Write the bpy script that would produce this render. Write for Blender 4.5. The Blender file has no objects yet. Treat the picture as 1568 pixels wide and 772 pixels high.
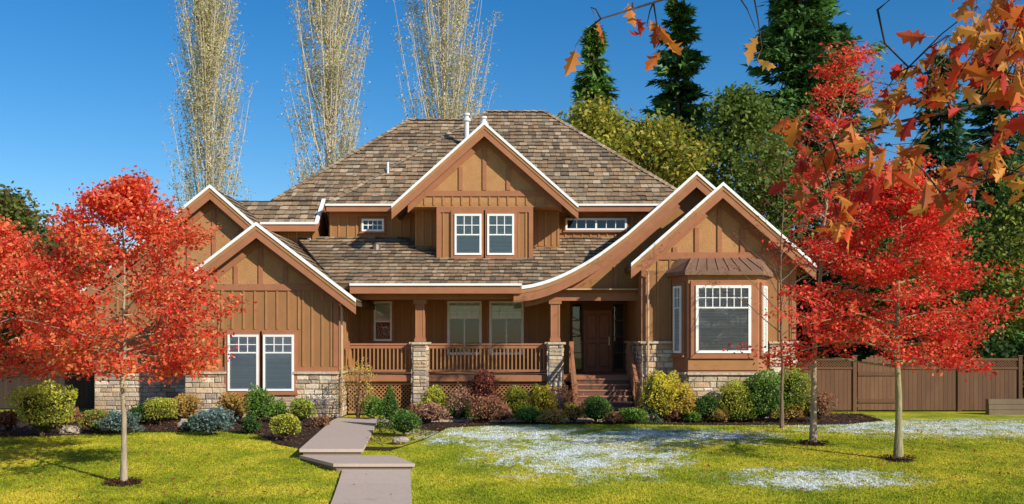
import bpy, math, random
import numpy as np
from mathutils import Vector, Matrix
random.seed(7); RNG=np.random.default_rng(11)
R=random.uniform
# ------------------------------------------------------------------ materials
MATS={}
def make_mat(name,col=None,rough=.75,nscale=6,namt=.25,bump=.3,bscale=40,spec=.25,trans=0,metal=0,stretch=(1,1,1),bdist=.01):
    m=bpy.data.materials.new(name); m.use_nodes=True; nt=m.node_tree; N=nt.nodes; L=nt.links
    p=N['Principled BSDF']; out=N['Material Output']
    tc=N.new('ShaderNodeTexCoord'); mp=N.new('ShaderNodeMapping'); mp.inputs['Scale'].default_value=stretch
    L.new(tc.outputs['Object'],mp.inputs['Vector'])
    if col is None:
        a=N.new('ShaderNodeAttribute'); a.attribute_name='Col'; src=a.outputs['Color']
    else:
        a=N.new('ShaderNodeRGB'); a.outputs[0].default_value=(*col,1); src=a.outputs[0]
    n1=N.new('ShaderNodeTexNoise'); n1.inputs['Scale'].default_value=nscale; n1.inputs['Detail'].default_value=6
    n1.inputs['Roughness'].default_value=.65
    L.new(mp.outputs[0],n1.inputs['Vector'])
    mr=N.new('ShaderNodeMapRange'); mr.inputs[1].default_value=.25; mr.inputs[2].default_value=.75
    mr.inputs[3].default_value=1-namt; mr.inputs[4].default_value=1+namt
    L.new(n1.outputs[0],mr.inputs[0])
    sc=N.new('ShaderNodeVectorMath'); sc.operation='SCALE'
    L.new(src,sc.inputs[0]); L.new(mr.outputs[0],sc.inputs['Scale'])
    L.new(sc.outputs[0],p.inputs['Base Color'])
    p.inputs['Roughness'].default_value=rough; p.inputs['Specular IOR Level'].default_value=spec
    p.inputs['Metallic'].default_value=metal
    if bump>0:
        n2=N.new('ShaderNodeTexNoise'); n2.inputs['Scale'].default_value=bscale; n2.inputs['Detail'].default_value=4
        L.new(mp.outputs[0],n2.inputs['Vector'])
        b=N.new('ShaderNodeBump'); b.inputs['Strength'].default_value=bump; b.inputs['Distance'].default_value=bdist
        L.new(n2.outputs[0],b.inputs['Height']); L.new(b.outputs[0],p.inputs['Normal'])
    if trans>0:
        t=N.new('ShaderNodeBsdfTranslucent'); L.new(sc.outputs[0],t.inputs['Color'])
        mx=N.new('ShaderNodeMixShader'); mx.inputs[0].default_value=trans
        L.new(p.outputs[0],mx.inputs[1]); L.new(t.outputs[0],mx.inputs[2]); L.new(mx.outputs[0],out.inputs['Surface'])
    MATS[name]=m; return m
make_mat('siding',rough=.8,nscale=2.2,namt=.18,bump=.25,bscale=30,stretch=(1,1,.35))
make_mat('stucco',rough=.9,nscale=3,namt=.14,bump=.8,bscale=30,bdist=.03)
make_mat('trim_wood',rough=.75,nscale=3,namt=.12,bump=.15,bscale=40,spec=.15)
make_mat('white_paint',rough=.5,nscale=3,namt=.05,bump=0)
make_mat('shake',rough=.9,nscale=9,namt=.32,bump=.6,bscale=35,bdist=.015)
make_mat('stone',rough=.9,nscale=7,namt=.3,bump=.9,bscale=18,bdist=.03)
make_mat('mortar',rough=.95,nscale=20,namt=.2,bump=.5,bscale=60)
make_mat('shade_panel',rough=.9,namt=.1,bump=0)  # near-black sheets painting the shade behind glass and lattice
make_mat('blind',rough=.6,namt=.04,bump=0)
make_mat('metal',rough=.4,nscale=4,namt=.12,bump=.05,metal=.6)
make_mat('door_wood',rough=.4,nscale=5,namt=.35,bump=.1,stretch=(6,6,.7))
make_mat('concrete',rough=.95,nscale=16,namt=.08,bump=.12,bscale=90,stretch=(1,.35,1),bdist=.004)
make_mat('bark',rough=.95,nscale=14,namt=.4,bump=.9,bscale=30,stretch=(1,1,.25),bdist=.02)
make_mat('leaf',rough=.55,nscale=4,namt=.15,bump=0,trans=.45,spec=.3)
make_mat('needle',rough=.7,nscale=1.2,namt=.3,bump=0,trans=.2,spec=.2)
make_mat('mulch',rough=1,nscale=25,namt=.6,bump=1,bscale=60,bdist=.05)
make_mat('rock',rough=.9,nscale=6,namt=.35,bump=.8,bscale=20,bdist=.03)
def glass():
    m=bpy.data.materials.new('glass'); m.use_nodes=True; nt=m.node_tree; N=nt.nodes; L=nt.links
    for n in list(N):
        if n.type!='OUTPUT_MATERIAL': N.remove(n)
    out=[n for n in N if n.type=='OUTPUT_MATERIAL'][0]
    lw=N.new('ShaderNodeLayerWeight'); lw.inputs[0].default_value=.25
    ad=N.new('ShaderNodeMath'); ad.inputs[1].default_value=.06; L.new(lw.outputs[0],ad.inputs[0])
    t=N.new('ShaderNodeBsdfTransparent'); t.inputs[0].default_value=(.94,.96,.96,1)
    g_=N.new('ShaderNodeBsdfGlossy'); g_.inputs['Roughness'].default_value=.02
    mx=N.new('ShaderNodeMixShader'); L.new(ad.outputs[0],mx.inputs[0]); L.new(t.outputs[0],mx.inputs[1]); L.new(g_.outputs[0],mx.inputs[2])
    L.new(mx.outputs[0],out.inputs['Surface']); MATS['glass']=m
glass()
FROST=[(-.2,25.2,2.8,3.2),(1.5,21.8,2.7,3.6),(5.8,18.8,2.2,1.3),(12.5,26.8,6.0,3.4),(4.0,24.6,3.0,2.2)]
def lawn():
    m=bpy.data.materials.new('lawn'); m.use_nodes=True; nt=m.node_tree; N=nt.nodes; L=nt.links
    p=N['Principled BSDF']
    ge=N.new('ShaderNodeNewGeometry'); sx=N.new('ShaderNodeSeparateXYZ'); L.new(ge.outputs['Position'],sx.inputs[0])
    def M(op,a,b=None):
        n=N.new('ShaderNodeMath'); n.operation=op
        for i,v in enumerate((a,b)):
            if v is None: continue
            if isinstance(v,(int,float)): n.inputs[i].default_value=v
            else: L.new(v,n.inputs[i])
        return n.outputs[0]
    def noise(scale,detail=5,rough=.6):
        n=N.new('ShaderNodeTexNoise'); n.inputs['Scale'].default_value=scale; n.inputs['Detail'].default_value=detail; n.inputs['Roughness'].default_value=rough
        L.new(ge.outputs['Position'],n.inputs['Vector']); return n.outputs[0]
    tot=None
    for (cx,cy,a,b) in FROST:
        dx=M('DIVIDE',M('SUBTRACT',sx.outputs[0],cx),a); dy=M('DIVIDE',M('SUBTRACT',sx.outputs[1],cy),b)
        d=M('SQRT',M('ADD',M('MULTIPLY',dx,dx),M('MULTIPLY',dy,dy)))
        v=M('MAXIMUM',M('SUBTRACT',1.1,d),0)
        tot=v if tot is None else M('MAXIMUM',tot,v)
    n1=M('MULTIPLY',M('SUBTRACT',noise(1.3,4,.6),.5),3.2); n2=M('MULTIPLY',M('SUBTRACT',noise(7,6,.85),.5),6.0)
    f=M('SUBTRACT',M('ADD',M('ADD',M('MULTIPLY',M('MINIMUM',tot,.6),1.4),n1),n2),.52)
    f=M('MULTIPLY',f,1.8)
    cl=N.new('ShaderNodeClamp'); L.new(f,cl.inputs[0]); frost=M('MULTIPLY',M('MULTIPLY',cl.outputs[0],.86),M('MINIMUM',M('MULTIPLY',tot,4),1))
    r1=N.new('ShaderNodeValToRGB'); L.new(noise(.5,6,.72),r1.inputs[0])
    e=r1.color_ramp.elements; e[0].position=.36; e[0].color=(.20,.26,.016,1); e[1].position=.64; e[1].color=(.62,.52,.05,1)
    em=r1.color_ramp.elements.new(.5); em.color=(.39,.41,.025,1)
    r2=N.new('ShaderNodeMapRange'); L.new(noise(9,6,.75),r2.inputs[0]); r2.inputs[1].default_value=.3; r2.inputs[2].default_value=.7; r2.inputs[3].default_value=.58; r2.inputs[4].default_value=1.38
    s=N.new('ShaderNodeVectorMath'); s.operation='SCALE'; L.new(r1.outputs[0],s.inputs[0]); L.new(r2.outputs[0],s.inputs['Scale'])
    mx=N.new('ShaderNodeMixRGB'); L.new(frost,mx.inputs[0]); L.new(s.outputs[0],mx.inputs[1]); mx.inputs[2].default_value=(.80,.86,.9,1)
    L.new(mx.outputs[0],p.inputs['Base Color']); p.inputs['Roughness'].default_value=.9; p.inputs['Specular IOR Level'].default_value=.1
    b=N.new('ShaderNodeBump'); b.inputs['Strength'].default_value=.5; b.inputs['Distance'].default_value=.04; L.new(noise(28,4,.8),b.inputs['Height']); L.new(b.outputs[0],p.inputs['Normal'])
    MATS['lawn']=m
lawn()
# ------------------------------------------------------------------ mesh builder
class MB:
    def __init__(s):
        s.V=[];s.nv=0;s.LI=[];s.LS=[];s.MI=[];s.C=[];s.mats=[];s.M=None
    def mi(s,m):
        if m not in s.mats: s.mats.append(m)
        return s.mats.index(m)
    def arr(s,V,col,mat):
        n,k,_=V.shape
        s.V.append(V.reshape(-1,3)); s.LI.append(np.arange(n*k)+s.nv); s.nv+=n*k
        s.LS.append(np.full(n,k)); s.MI.append(np.full(n,s.mi(mat)))
        col=np.asarray(col,float)
        if col.ndim==1: col=np.tile(col,(n,1))
        s.C.append(col)
    def pd(s,vs,fs,mat,col):
        if s.M is not None: vs=[tuple(s.M@Vector(v)) for v in vs]
        s.V.append(np.array(vs,float)); 
        li=[i+s.nv for f in fs for i in f]; s.LI.append(np.array(li)); s.nv+=len(vs)
        s.LS.append(np.array([len(f) for f in fs])); s.MI.append(np.full(len(fs),s.mi(mat)))
        s.C.append(np.tile(np.array(col,float),(len(fs),1)))
    def box(s,x0,x1,y0,y1,z0,z1,mat,col):
        vs=[(x,y,z) for x in (x0,x1) for y in (y0,y1) for z in (z0,z1)]
        s.pd(vs,[(0,1,3,2),(4,6,7,5),(0,4,5,1),(2,3,7,6),(0,2,6,4),(1,5,7,3)],mat,col)
    def prism_y(s,pts,y0,y1,mat,col):
        n=len(pts); vs=[(x,y0,z) for x,z in pts]+[(x,y1,z) for x,z in pts]
        fs=[tuple(range(n)),tuple(range(2*n-1,n-1,-1))]+[(i,i+n,(i+1)%n+n,(i+1)%n) for i in range(n)]
        s.pd(vs,fs,mat,col)
    def prism_x(s,pts,x0,x1,mat,col):
        n=len(pts); vs=[(x0,y,z) for y,z in pts]+[(x1,y,z) for y,z in pts]
        fs=[tuple(range(n)),tuple(range(2*n-1,n-1,-1))]+[(i,i+n,(i+1)%n+n,(i+1)%n) for i in range(n)]
        s.pd(vs,fs,mat,col)
    def prism_z(s,pts,z0,z1,mat,col):
        n=len(pts); vs=[(x,y,z0) for x,y in pts]+[(x,y,z1) for x,y in pts]
        fs=[tuple(range(n)),tuple(range(2*n-1,n-1,-1))]+[(i,i+n,(i+1)%n+n,(i+1)%n) for i in range(n)]
        s.pd(vs,fs,mat,col)
    def beam(s,a,b,w,h,mat,col):
        a=Vector(a);b=Vector(b);d=(b-a).normalized()
        up=Vector((0,0,1)) if abs(d.z)<.95 else Vector((0,1,0))
        r=d.cross(up).normalized()*(w/2);u=r.cross(d).normalized()*(h/2)
        vs=[tuple(p+sr*r+su*u) for p in (a,b) for sr,su in ((-1,-1),(1,-1),(1,1),(-1,1))]
        s.pd(vs,[(0,1,2,3),(7,6,5,4),(0,4,5,1),(1,5,6,2),(2,6,7,3),(3,7,4,0)],mat,col)
    def tube(s,pts,rad,n,mat,col):
        vs=[];P=[Vector(p) for p in pts]
        for i,p in enumerate(P):
            d=(P[min(i+1,len(P)-1)]-P[max(i-1,0)])
            if d.length<1e-6: d=Vector((0,0,1))
            d.normalize()
            up=Vector((0,0,1)) if abs(d.z)<.9 else Vector((1,0,0))
            a=d.cross(up).normalized();b=d.cross(a)
            for k in range(n):
                t=2*math.pi*k/n; vs.append(tuple(p+(a*math.cos(t)+b*math.sin(t))*rad[i]))
        fs=[]
        for i in range(len(P)-1):
            for k in range(n):
                fs.append((i*n+k,i*n+(k+1)%n,(i+1)*n+(k+1)%n,(i+1)*n+k))
        fs.append(tuple(range(n))); fs.append(tuple(range(len(P)*n-1,(len(P)-1)*n-1,-1)))
        s.pd(vs,fs,mat,col)
    def build(s,name,parent=None,smooth=False):
        me=bpy.data.meshes.new(name); V=np.concatenate(s.V); LI=np.concatenate(s.LI); LS=np.concatenate(s.LS)
        MI=np.concatenate(s.MI); C=np.concatenate(s.C)
        me.vertices.add(len(V)); me.vertices.foreach_set('co',V.astype(np.float32).ravel())
        me.loops.add(len(LI)); me.loops.foreach_set('vertex_index',LI.astype(np.int32))
        me.polygons.add(len(LS)); st=np.concatenate([[0],np.cumsum(LS)[:-1]]).astype(np.int32)
        me.polygons.foreach_set('loop_start',st)
        me.update(calc_edges=True)
        me.polygons.foreach_set('material_index',MI.astype(np.int32))
        me.polygons.foreach_set('use_smooth',np.full(len(LS),bool(smooth)))
        cc=np.repeat(np.concatenate([C,np.ones((len(C),1))],1),LS,axis=0)
        at=me.color_attributes.new('Col','FLOAT_COLOR','CORNER'); at.data.foreach_set('color',cc.astype(np.float32).ravel())
        for m in s.mats: me.materials.append(MATS[m])
        me.update()
        o=bpy.data.objects.new(name,me); bpy.context.scene.collection.objects.link(o)
        if parent: o.parent=parent
        return o
def empty(name):
    o=bpy.data.objects.new(name,None); bpy.context.scene.collection.objects.link(o); o.empty_display_size=.3; return o
def var(c,a=.12): 
    k=1+R(-a,a); return (c[0]*k,c[1]*k,c[2]*k)
# ------------------------------------------------------------------ terrain
def g(D):
    t=min(max((D-16)/9,0),1); return -.35*(1-t*t*(3-2*t))
ys=[-80,0,8]+[12+i*.6 for i in range(28)]+[30,34,40,60,100,200,400,1200]
xs=[-1200,-300,-100,-40,-20,-10,0,10,20,40,100,300,1200]
gm=MB(); vs=[(x,y,g(y)) for y in ys for x in xs]; nx=len(xs)
gm.pd(vs,[(j*nx+i,j*nx+i+1,(j+1)*nx+i+1,(j+1)*nx+i) for j in range(len(ys)-1) for i in range(nx-1)],'lawn',(1,1,1))
gm.build('grass_ground',smooth=True)
bedL=[(-18,23.6),(-14.5,24.0),(-11.5,24.3),(-9.5,25.3),(-7.7,25.6),(-6.5,24.8),(-5.5,22.9),(-4.72,22.1),(-4.95,25),(-5.28,29.2),(-5.2,31),(-14.5,32.5),(-18,31)]
bedR=[(-3.42,22.0),(-2.7,21.9),(-2.1,23.6),(-1.7,26.6),(0,27.6),(3,27.7),(6,27.4),(9.4,27.6),(11,28.9),(11.2,31.5),(9,31.6),(-3.7,31.4),(-3.82,29)]
def inpoly(X,Y,poly):
    ins=np.zeros(len(X),bool); n=len(poly)
    for i in range(n):
        x1,y1=poly[i];x2,y2=poly[(i+1)%n]
        c=((y1>Y)!=(y2>Y)); 
        with np.errstate(divide='ignore',invalid='ignore'):
            xi=(x2-x1)*(Y-y1)/(y2-y1+1e-12)+x1
        ins^=(c&(X<xi))
    return ins
def leaves(C,size,asp=.55,flat=0.0):
    n=len(C); a=RNG.normal(size=(n,3)); a/=np.linalg.norm(a,axis=1,keepdims=True)
    nn=RNG.normal(size=(n,3)); 
    if flat>0: nn=nn*(1-flat)+np.array([0,0,1])*flat*2; a[:,2]*=(1-flat)
    b=np.cross(a,nn); b/=np.linalg.norm(b,axis=1,keepdims=True)+1e-9
    a/=np.linalg.norm(a,axis=1,keepdims=True)+1e-9
    s=(size*RNG.uniform(.6,1.3,n))[:,None]
    return np.stack([C-a*s*.5,C+b*s*asp*.5+a*s*.05,C+a*s*.5,C-b*s*asp*.5+a*s*.05],1)
def pal(n,cols,jit=.2):
    c=np.array(cols)[RNG.integers(0,len(cols),n)]; return c*RNG.uniform(1-jit,1+jit,(n,1))
for nm,poly in (('mulch_bed',bedL),('mulch_bed',bedR)):
    b=MB(); n=len(poly)
    b.pd([(x,y,g(y)+.02) for x,y in poly],[tuple(range(n))],'mulch',(.07,.042,.028))
    X=RNG.uniform(-18,11.5,24000);Y=RNG.uniform(21.5,32,24000);k=inpoly(X,Y,poly)
    X=X[k];Y=Y[k];C=np.stack([X,Y,np.full(len(X),.035)+RNG.uniform(0,.04,len(X))],1)
    b.arr(leaves(C,.09,.4,.6),pal(len(X),[(.09,.05,.03),(.16,.09,.05),(.04,.025,.02),(.35,.12,.04),(.14,.07,.04)],.4),'mulch')
    b.build(nm)
# footpath
pm=MB(); pc=(.58,.46,.37)
def slab(q,z,zb,mat='concrete',c=None):
    vs=[(*p,zb) for p in q]+[(q[i][0],q[i][1],z[i]) for i in range(4)]
    pm.pd(vs,[(0,1,2,3),(7,6,5,4),(0,4,5,1),(1,5,6,2),(2,6,7,3),(3,7,4,0)],mat,c or var(pc,.03))
def seg(l0,r0,D0,l1,r1,D1,zf,n,zb=-.6):
    for i in range(n):
        t0=i/n;t1=(i+1)/n-.008/(D1-D0)
        f=lambda a,b,t:a+(b-a)*t
        slab([(f(l0,l1,t0),f(D0,D1,t0)),(f(r0,r1,t0),f(D0,D1,t0)),(f(r0,r1,t1),f(D0,D1,t1)),(f(l0,l1,t1),f(D0,D1,t1))],
             [zf(f(D0,D1,t0))]*2+[zf(f(D0,D1,t1))]*2,zb)
seg(-2.1,-.8,8.5,-3.37,-2.02,19.48,lambda D:g(D)+.05,8)
RC_=(.30,.22,.17)
slab([(-3.50,19.52),(-1.98,19.52),(-2.55,20.86),(-4.48,20.86)],[-.13]*4,-.5,c=RC_)
slab([(-3.55,19.47),(-1.93,19.47),(-2.52,20.88),(-4.53,20.88)],[-.065]*4,-.128)
slab([(-4.46,20.92),(-3.24,20.92),(-3.3,21.5),(-4.5,21.5)],[.0]*4,-.3,c=RC_)
seg(-4.53,-3.17,20.87,-5.2,-3.88,28.3,lambda D:.07,3,zb=.002)
slab([(-5.2,28.32),(3.7,28.32),(3.7,29.4),(-5.2,29.4)],[.065]*4,-.3)
pm.build('garden_path')
pathpoly=[[(-2.1,8.5),(-.8,8.5),(-2.02,19.5),(-3.37,19.5)],[(-3.5,19.5),(-1.95,19.5),(-2.55,20.9),(-4.5,20.9)],[(-4.55,20.9),(-3.2,20.9),(-3.88,28.5),(-5.2,28.5)]]
# grass blades
N=280000
D=15.2+14*RNG.random(N)**1.5; X=RNG.uniform(-.56,.56,N)*D
keep=~(inpoly(X,D,bedL)|inpoly(X,D,bedR))
for q in pathpoly: keep&=~inpoly(X,D,q)
X=X[keep];D=D[keep];n=len(X)
t=np.clip((D-16)/9,0,1);Z=-.35*(1-t*t*(3-2*t))
th=RNG.uniform(0,2*np.pi,n);w=RNG.uniform(.006,.012,n);h=RNG.uniform(.015,.045,n)
base=np.stack([X,D,Z-.005],1);d=np.stack([np.cos(th)*w,np.sin(th)*w,0*w],1)
tip=base+np.stack([RNG.normal(0,.02,n),RNG.normal(0,.02,n),h],1)
gb=MB();gb.arr(np.stack([base-d,base+d,tip],1),(1,1,1),'lawn');gb.build('lawn_grass')
# fallen leaves
n=7500;D=15+15*RNG.random(n);X=RNG.uniform(-.56,.56,n)*D
cl=RNG.random(n)<np.clip(.25+.9*np.exp(-((X+6.5)**2+(D-19)**2)/9)+.7*np.exp(-((X-8)**2+(D-21)**2)/9),0,1)
X=X[cl];D=D[cl];t=np.clip((D-16)/9,0,1);Z=-.35*(1-t*t*(3-2*t))+.035
fl=MB();C=np.stack([X,D,Z+RNG.uniform(0,.02,len(X))],1)
fl.arr(leaves(C,.065,.65,.7),pal(len(X),[(.4,.1,.03),(.45,.2,.06),(.3,.14,.05),(.5,.3,.08),(.4,.06,.03)],.3),'leaf');fl.build('fallen_leaves')

# ------------------------------------------------------------------ HOUSE
house=empty('suburban_house')
BR=(.345,.168,.068); BR2=(.41,.205,.086); STU=(.48,.25,.105); TR=(.385,.165,.085); WH=(.90,.90,.88)
walls=MB();trim=MB();roof=MB();stonem=MB();win=MB();porch=MB()
ROOFC=[(.37,.255,.155),(.29,.195,.12),(.42,.31,.195),(.24,.165,.105),(.34,.215,.12),(.48,.36,.24),(.19,.14,.095),(.37,.25,.15),(.27,.21,.14)]
def shingles(P,expo=.31,thick=.05,wr=(.14,.34)):
    P=[Vector(p) for p in P];u=(P[1]-P[0]).normalized();n=u.cross(P[2]-P[0]).normalized()
    if n.z<0:n=-n
    v=n.cross(u)
    if v.z<0:v=-v
    q=[((p-P[0]).dot(u),(p-P[0]).dot(v)) for p in P];vmax=max(b for a,b in q)
    def interval(vv):
        xs=[]
        for i in range(len(q)):
            (a0,b0),(a1,b1)=q[i],q[(i+1)%len(q)]
            if (b0-vv)*(b1-vv)<=0 and abs(b1-b0)>1e-9: xs.append(a0+(a1-a0)*(vv-b0)/(b1-b0))
        return (min(xs),max(xs)) if xs else (0,0)
    rows=max(1,int(math.ceil(vmax/expo-.2)))
    QV=[];QC=[]
    for r in range(rows):
        v0=r*expo;v1=min(v0+expo*1.12,vmax);lo0,hi0=interval(v0+1e-4);lo1,hi1=interval(v1-1e-4)
        if r==rows-1: v1=vmax;lo1,hi1=interval(v1-1e-4)
        a=min(lo0,lo1)-R(0,.2);rowk=R(.9,1.08)
        while a<max(hi0,hi1):
            b=a+R(*wr);hh=thick*R(.78,1.4);dv=R(-.025,.025) if r else 0
            def pt(uu,vv,h,lo,hi): uu=min(max(uu,lo),hi);return P[0]+u*uu+v*vv+n*h
            A=pt(a+.005,v0+dv,hh,lo0,hi0);B=pt(b-.005,v0+dv,hh,lo0,hi0);Cc=pt(b-.005,v1,.006,lo1,hi1);Dd=pt(a+.005,v1,.006,lo1,hi1)
            if (B-A).length>.02 or (Cc-Dd).length>.02:
                A0=A-n*hh;B0=B-n*hh
                c=var(random.choice(ROOFC),.15);c=tuple(q_*rowk for q_ in c)
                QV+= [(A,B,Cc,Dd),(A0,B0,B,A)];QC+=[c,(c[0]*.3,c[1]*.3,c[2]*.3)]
            a=b
    roof.arr(np.array([[tuple(p) for p in f] for f in QV]),np.array(QC),'shake')
def slabroof(P,th=.12,sh=True,**k):
    P=[Vector(p) for p in P];n=len(P)
    vs=[tuple(p) for p in P]+[(p.x,p.y,p.z-th) for p in P]
    roof.pd(vs,[tuple(range(n)),tuple(range(2*n-1,n-1,-1))]+[(i,i+n,(i+1)%n+n,(i+1)%n) for i in range(n)],'trim_wood',(.14,.085,.05))
    if sh:shingles(P,**k)
def caps(a,b,w=.26):
    a=Vector(a);b=Vector(b);L=(b-a).length;n=int(L/.3);d=(b-a)/n
    s=Vector((d.y,-d.x,0)).normalized()
    for i in range(n):
        p=a+d*i;q=p+d*1.1
        c=var(random.choice(ROOFC),.1)
        up=Vector((0,0,.10));up2=Vector((0,0,.065))
        for sg in (-1,1):
            e=s*sg*w/2;dn=Vector((0,0,-.07))
            vs=[p+up,q+up2,q+up2+e+dn,p+up+e+dn,p+e+dn,p]
            roof.pd([tuple(x) for x in vs],[(0,1,2,3),(0,3,4,5)],'shake',c)
def ribbon(mb,prof,y0,y1,off,h,mat,col):
    """one continuous board following the profile (no internal faces)"""
    n=len(prof);vs=[]
    for y in (y0,y1):
        vs+=[(x,y,z+off) for x,z in prof]+[(x,y,z+off-h) for x,z in prof]
    fs=[]
    for i in range(n-1):
        fs+=[(i,i+1,n+i+1,n+i),(2*n+i+1,2*n+i,3*n+i,3*n+i+1),(i,2*n+i,2*n+i+1,i+1),(n+i,n+i+1,3*n+i+1,3*n+i)]
    fs+=[(0,n,3*n,2*n),(n-1,3*n-1,4*n-1,2*n-1)]
    mb.pd(vs,fs,mat,col)
def gable_roof(prof,y0,y1,th=.12,fh=.36,thick=.045):
    ia=max(range(len(prof)),key=lambda i:prof[i][1])
    for i in range(len(prof)-1):
        (xa,za),(xb,zb)=prof[i],prof[i+1]
        if i<ia: P=[(xa,y1,za),(xa,y0,za),(xb,y0,zb),(xb,y1,zb)]
        else: P=[(xb,y0,zb),(xb,y1,zb),(xa,y1,za),(xa,y0,za)]
        shingles(P,wr=(.2,.5),thick=thick)
    ribbon(roof,prof,y0,y1,0,th,'trim_wood',(.14,.085,.05))
    ribbon(trim,prof,y0-.05,y0-.002,-.02,fh,'trim_wood',TR)
    ribbon(trim,prof,y0-.07,y0-.05,-.02,.12,'trim_wood',BR2)
    ribbon(trim,prof,y0-.10,y0+.03,.09,.105,'white_paint',WH)
def battens(x0,x1,y,zb,zt,sp=.36,w=.055,col=BR2,ph=0):
    n=int(round((x1-x0)/sp));s=(x1-x0)/n
    for i in range(n+1):
        x=x0+i*s; x=min(max(x,x0+w/2),x1-w/2)
        a=zb(x) if callable(zb) else zb;b=zt(x) if callable(zt) else zt
        if b-a>.05: trim.box(x-w/2,x+w/2,y-.03,y,a,b,'trim_wood',var(col,.05))
def battens_side(x,sg,y0,y1,zb,zt,sp=.36,w=.055):
    n=int(round((y1-y0)/sp))
    for i in range(n+1):
        y=y0+i*(y1-y0)/n;trim.box(min(x,x+sg*.03),max(x,x+sg*.03),y-w/2,y+w/2,zb,zt,'trim_wood',var(BR2,.05))
STC=[(.60,.48,.33),(.52,.42,.28),(.68,.57,.42),(.48,.37,.25),(.64,.48,.31),(.46,.38,.30),(.74,.64,.50),(.54,.38,.24),(.38,.30,.23)]
def stone_wall(x0,x1,z0,z1,M,cap=True):
    stonem.M=M
    stonem.box(x0,x1,0,.02,z0,z1,'mortar',(.32,.27,.21))
    z=z0
    while z<z1-.02:
        h=R(.09,.19)
        if z+h>z1-.05:h=z1-z
        x=x0
        while x<x1-.01:
            w=R(.16,.5)
            if x+w>x1-.1:w=x1-x
            d=R(.035,.075);gp=.007;c=R(.012,.03)
            a,b,e,f=x+gp,x+w-gp,z+gp,z+h-gp
            j=lambda:R(-.006,.006)
            vs=[(a,0,e),(b,0,e),(b,0,f),(a,0,f),(a+j(),-d*.7,e+j()),(b+j(),-d*.7,e+j()),(b+j(),-d*.7,f+j()),(a+j(),-d*.7,f+j()),
                (a+c,-d+j(),e+c),(b-c,-d+j(),e+c),(b-c,-d+j(),f-c),(a+c,-d+j(),f-c)]
            if w>.06:
                stonem.pd(vs,[(0,1,5,4),(1,2,6,5),(2,3,7,6),(3,0,4,7),(4,5,9,8),(5,6,10,9),(6,7,11,10),(7,4,8,11),(8,9,10,11)],'stone',var(random.choice(STC),.15))
            x+=w
        z+=h
    if cap: stonem.box(x0-.03,x1+.03,-.12,.02,z1,z1+.07,'stone',(.58,.48,.35))
    stonem.M=None
def T(x,y,z=0,rot=0): return Matrix.Translation((x,y,z))@Matrix.Rotation(rot,4,'Z')
def window(w,h,M,nx=1,grid=(3,2),gfrac=.3,dh=True,blinds=1.0,trimw=.12,bcol=(.8,.8,.75),sash=1,F=.065,gap=.044,low=None):
    win.M=M
    tw=trimw
    if tw:
        for a in ((-tw,0,-tw,h+tw),(w,w+tw,-tw,h+tw),(0,w,h,h+tw),(0,w,-tw,0)):
            win.box(a[0],a[1],-.055,0,a[2],a[3],'trim_wood',TR)
        win.box(-tw-.03,w+tw+.03,-.1,-.056,-tw-.02,-tw+.03,'trim_wood',TR)
    win.box(.01,w-.01,-.012,-.004,.01,h-.01,'shade_panel',(.018,.018,.02))  # unlit interior painted as a flat near-black sheet
    for a in ((0,F,0,h),(w-F,w,0,h),(F,w-F,h-F,h),(F,w-F,0,F)): win.box(a[0],a[1],-.09,-.002,a[2],a[3],'white_paint',WH)
    sw=(w-2*F-(sash-1)*F)/sash
    for s_ in range(sash):
        x0=F+s_*(sw+F);x1=x0+sw
        if s_: win.box(x0-F,x0,-.088,-.003,F,h-F,'white_paint',WH)
        if blinds>0:
            zb=h-F-(h-2*F)*blinds;k=zb
            while k<h-F-.03:
                win.pd([(x0+.01,-.058,k),(x1-.01,-.058,k),(x1-.01,-.038,k+.034),(x0+.01,-.038,k+.034)],[(0,1,2,3)],'blind',var(bcol,.06));k+=gap
            win.box(x0+.01,x1-.01,-.030,-.026,zb,h-F,'blind',(bcol[0]*.4,bcol[1]*.4,bcol[2]*.4))
        win.pd([(x0,-.064,F),(x1,-.064,F),(x1,-.064,h-F),(x0,-.064,h-F)],[(0,1,2,3)],'glass',(1,1,1))
        zt=h-F;zm=zt-(h-2*F)*gfrac
        if dh: win.box(x0,x1,-.082,-.060,zm-.03,zm+.012,'white_paint',WH)
        cx,cz=grid
        for i in range(1,cx):
            x=x0+(x1-x0)*i/cx;win.box(x-.013,x+.013,-.078,-.061,zm+.012,zt,'white_paint',WH)
        for i in range(1,cz):
            z=zm+(zt-zm)*i/cz;win.box(x0,x1,-.076,-.062,z-.013,z+.013,'white_paint',WH)
        if low:
            x=(x0+x1)/2;win.box(x-.025,x+.025,-.08,-.061,F,zm-.03,'white_paint',WH)
    win.M=None
def lerpprof(prof,x):
    for (xa,za),(xb,zb) in zip(prof[:-1],prof[1:]):
        if xa<=x<=xb:return za+(zb-za)*(x-xa)/(xb-xa)
    return min(prof[0][1],prof[-1][1])
def gable_wall(prof,x0,x1,yw,yb,zbot,band,timbers,mat='stucco',col=STU):
    cp=[(x0,lerpprof(prof,x0))]+[(x,z) for x,z in prof if x0<x<x1]+[(x1,lerpprof(prof,x1))]
    pts=[(x0,zbot),(x1,zbot)]+[(x,z-.14) for x,z in cp][::-1]
    walls.prism_y(pts,yw,yb,mat,col)
    ribbon(trim,cp,yw-.045,yw,-.14,.42,'trim_wood',TR)
    for x in timbers:
        zt=min(lerpprof(prof,x-.07),lerpprof(prof,x+.07))-.55
        if zt>band+.1: trim.box(x-.065,x+.065,yw-.042,yw,band,zt,'trim_wood',TR)
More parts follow.
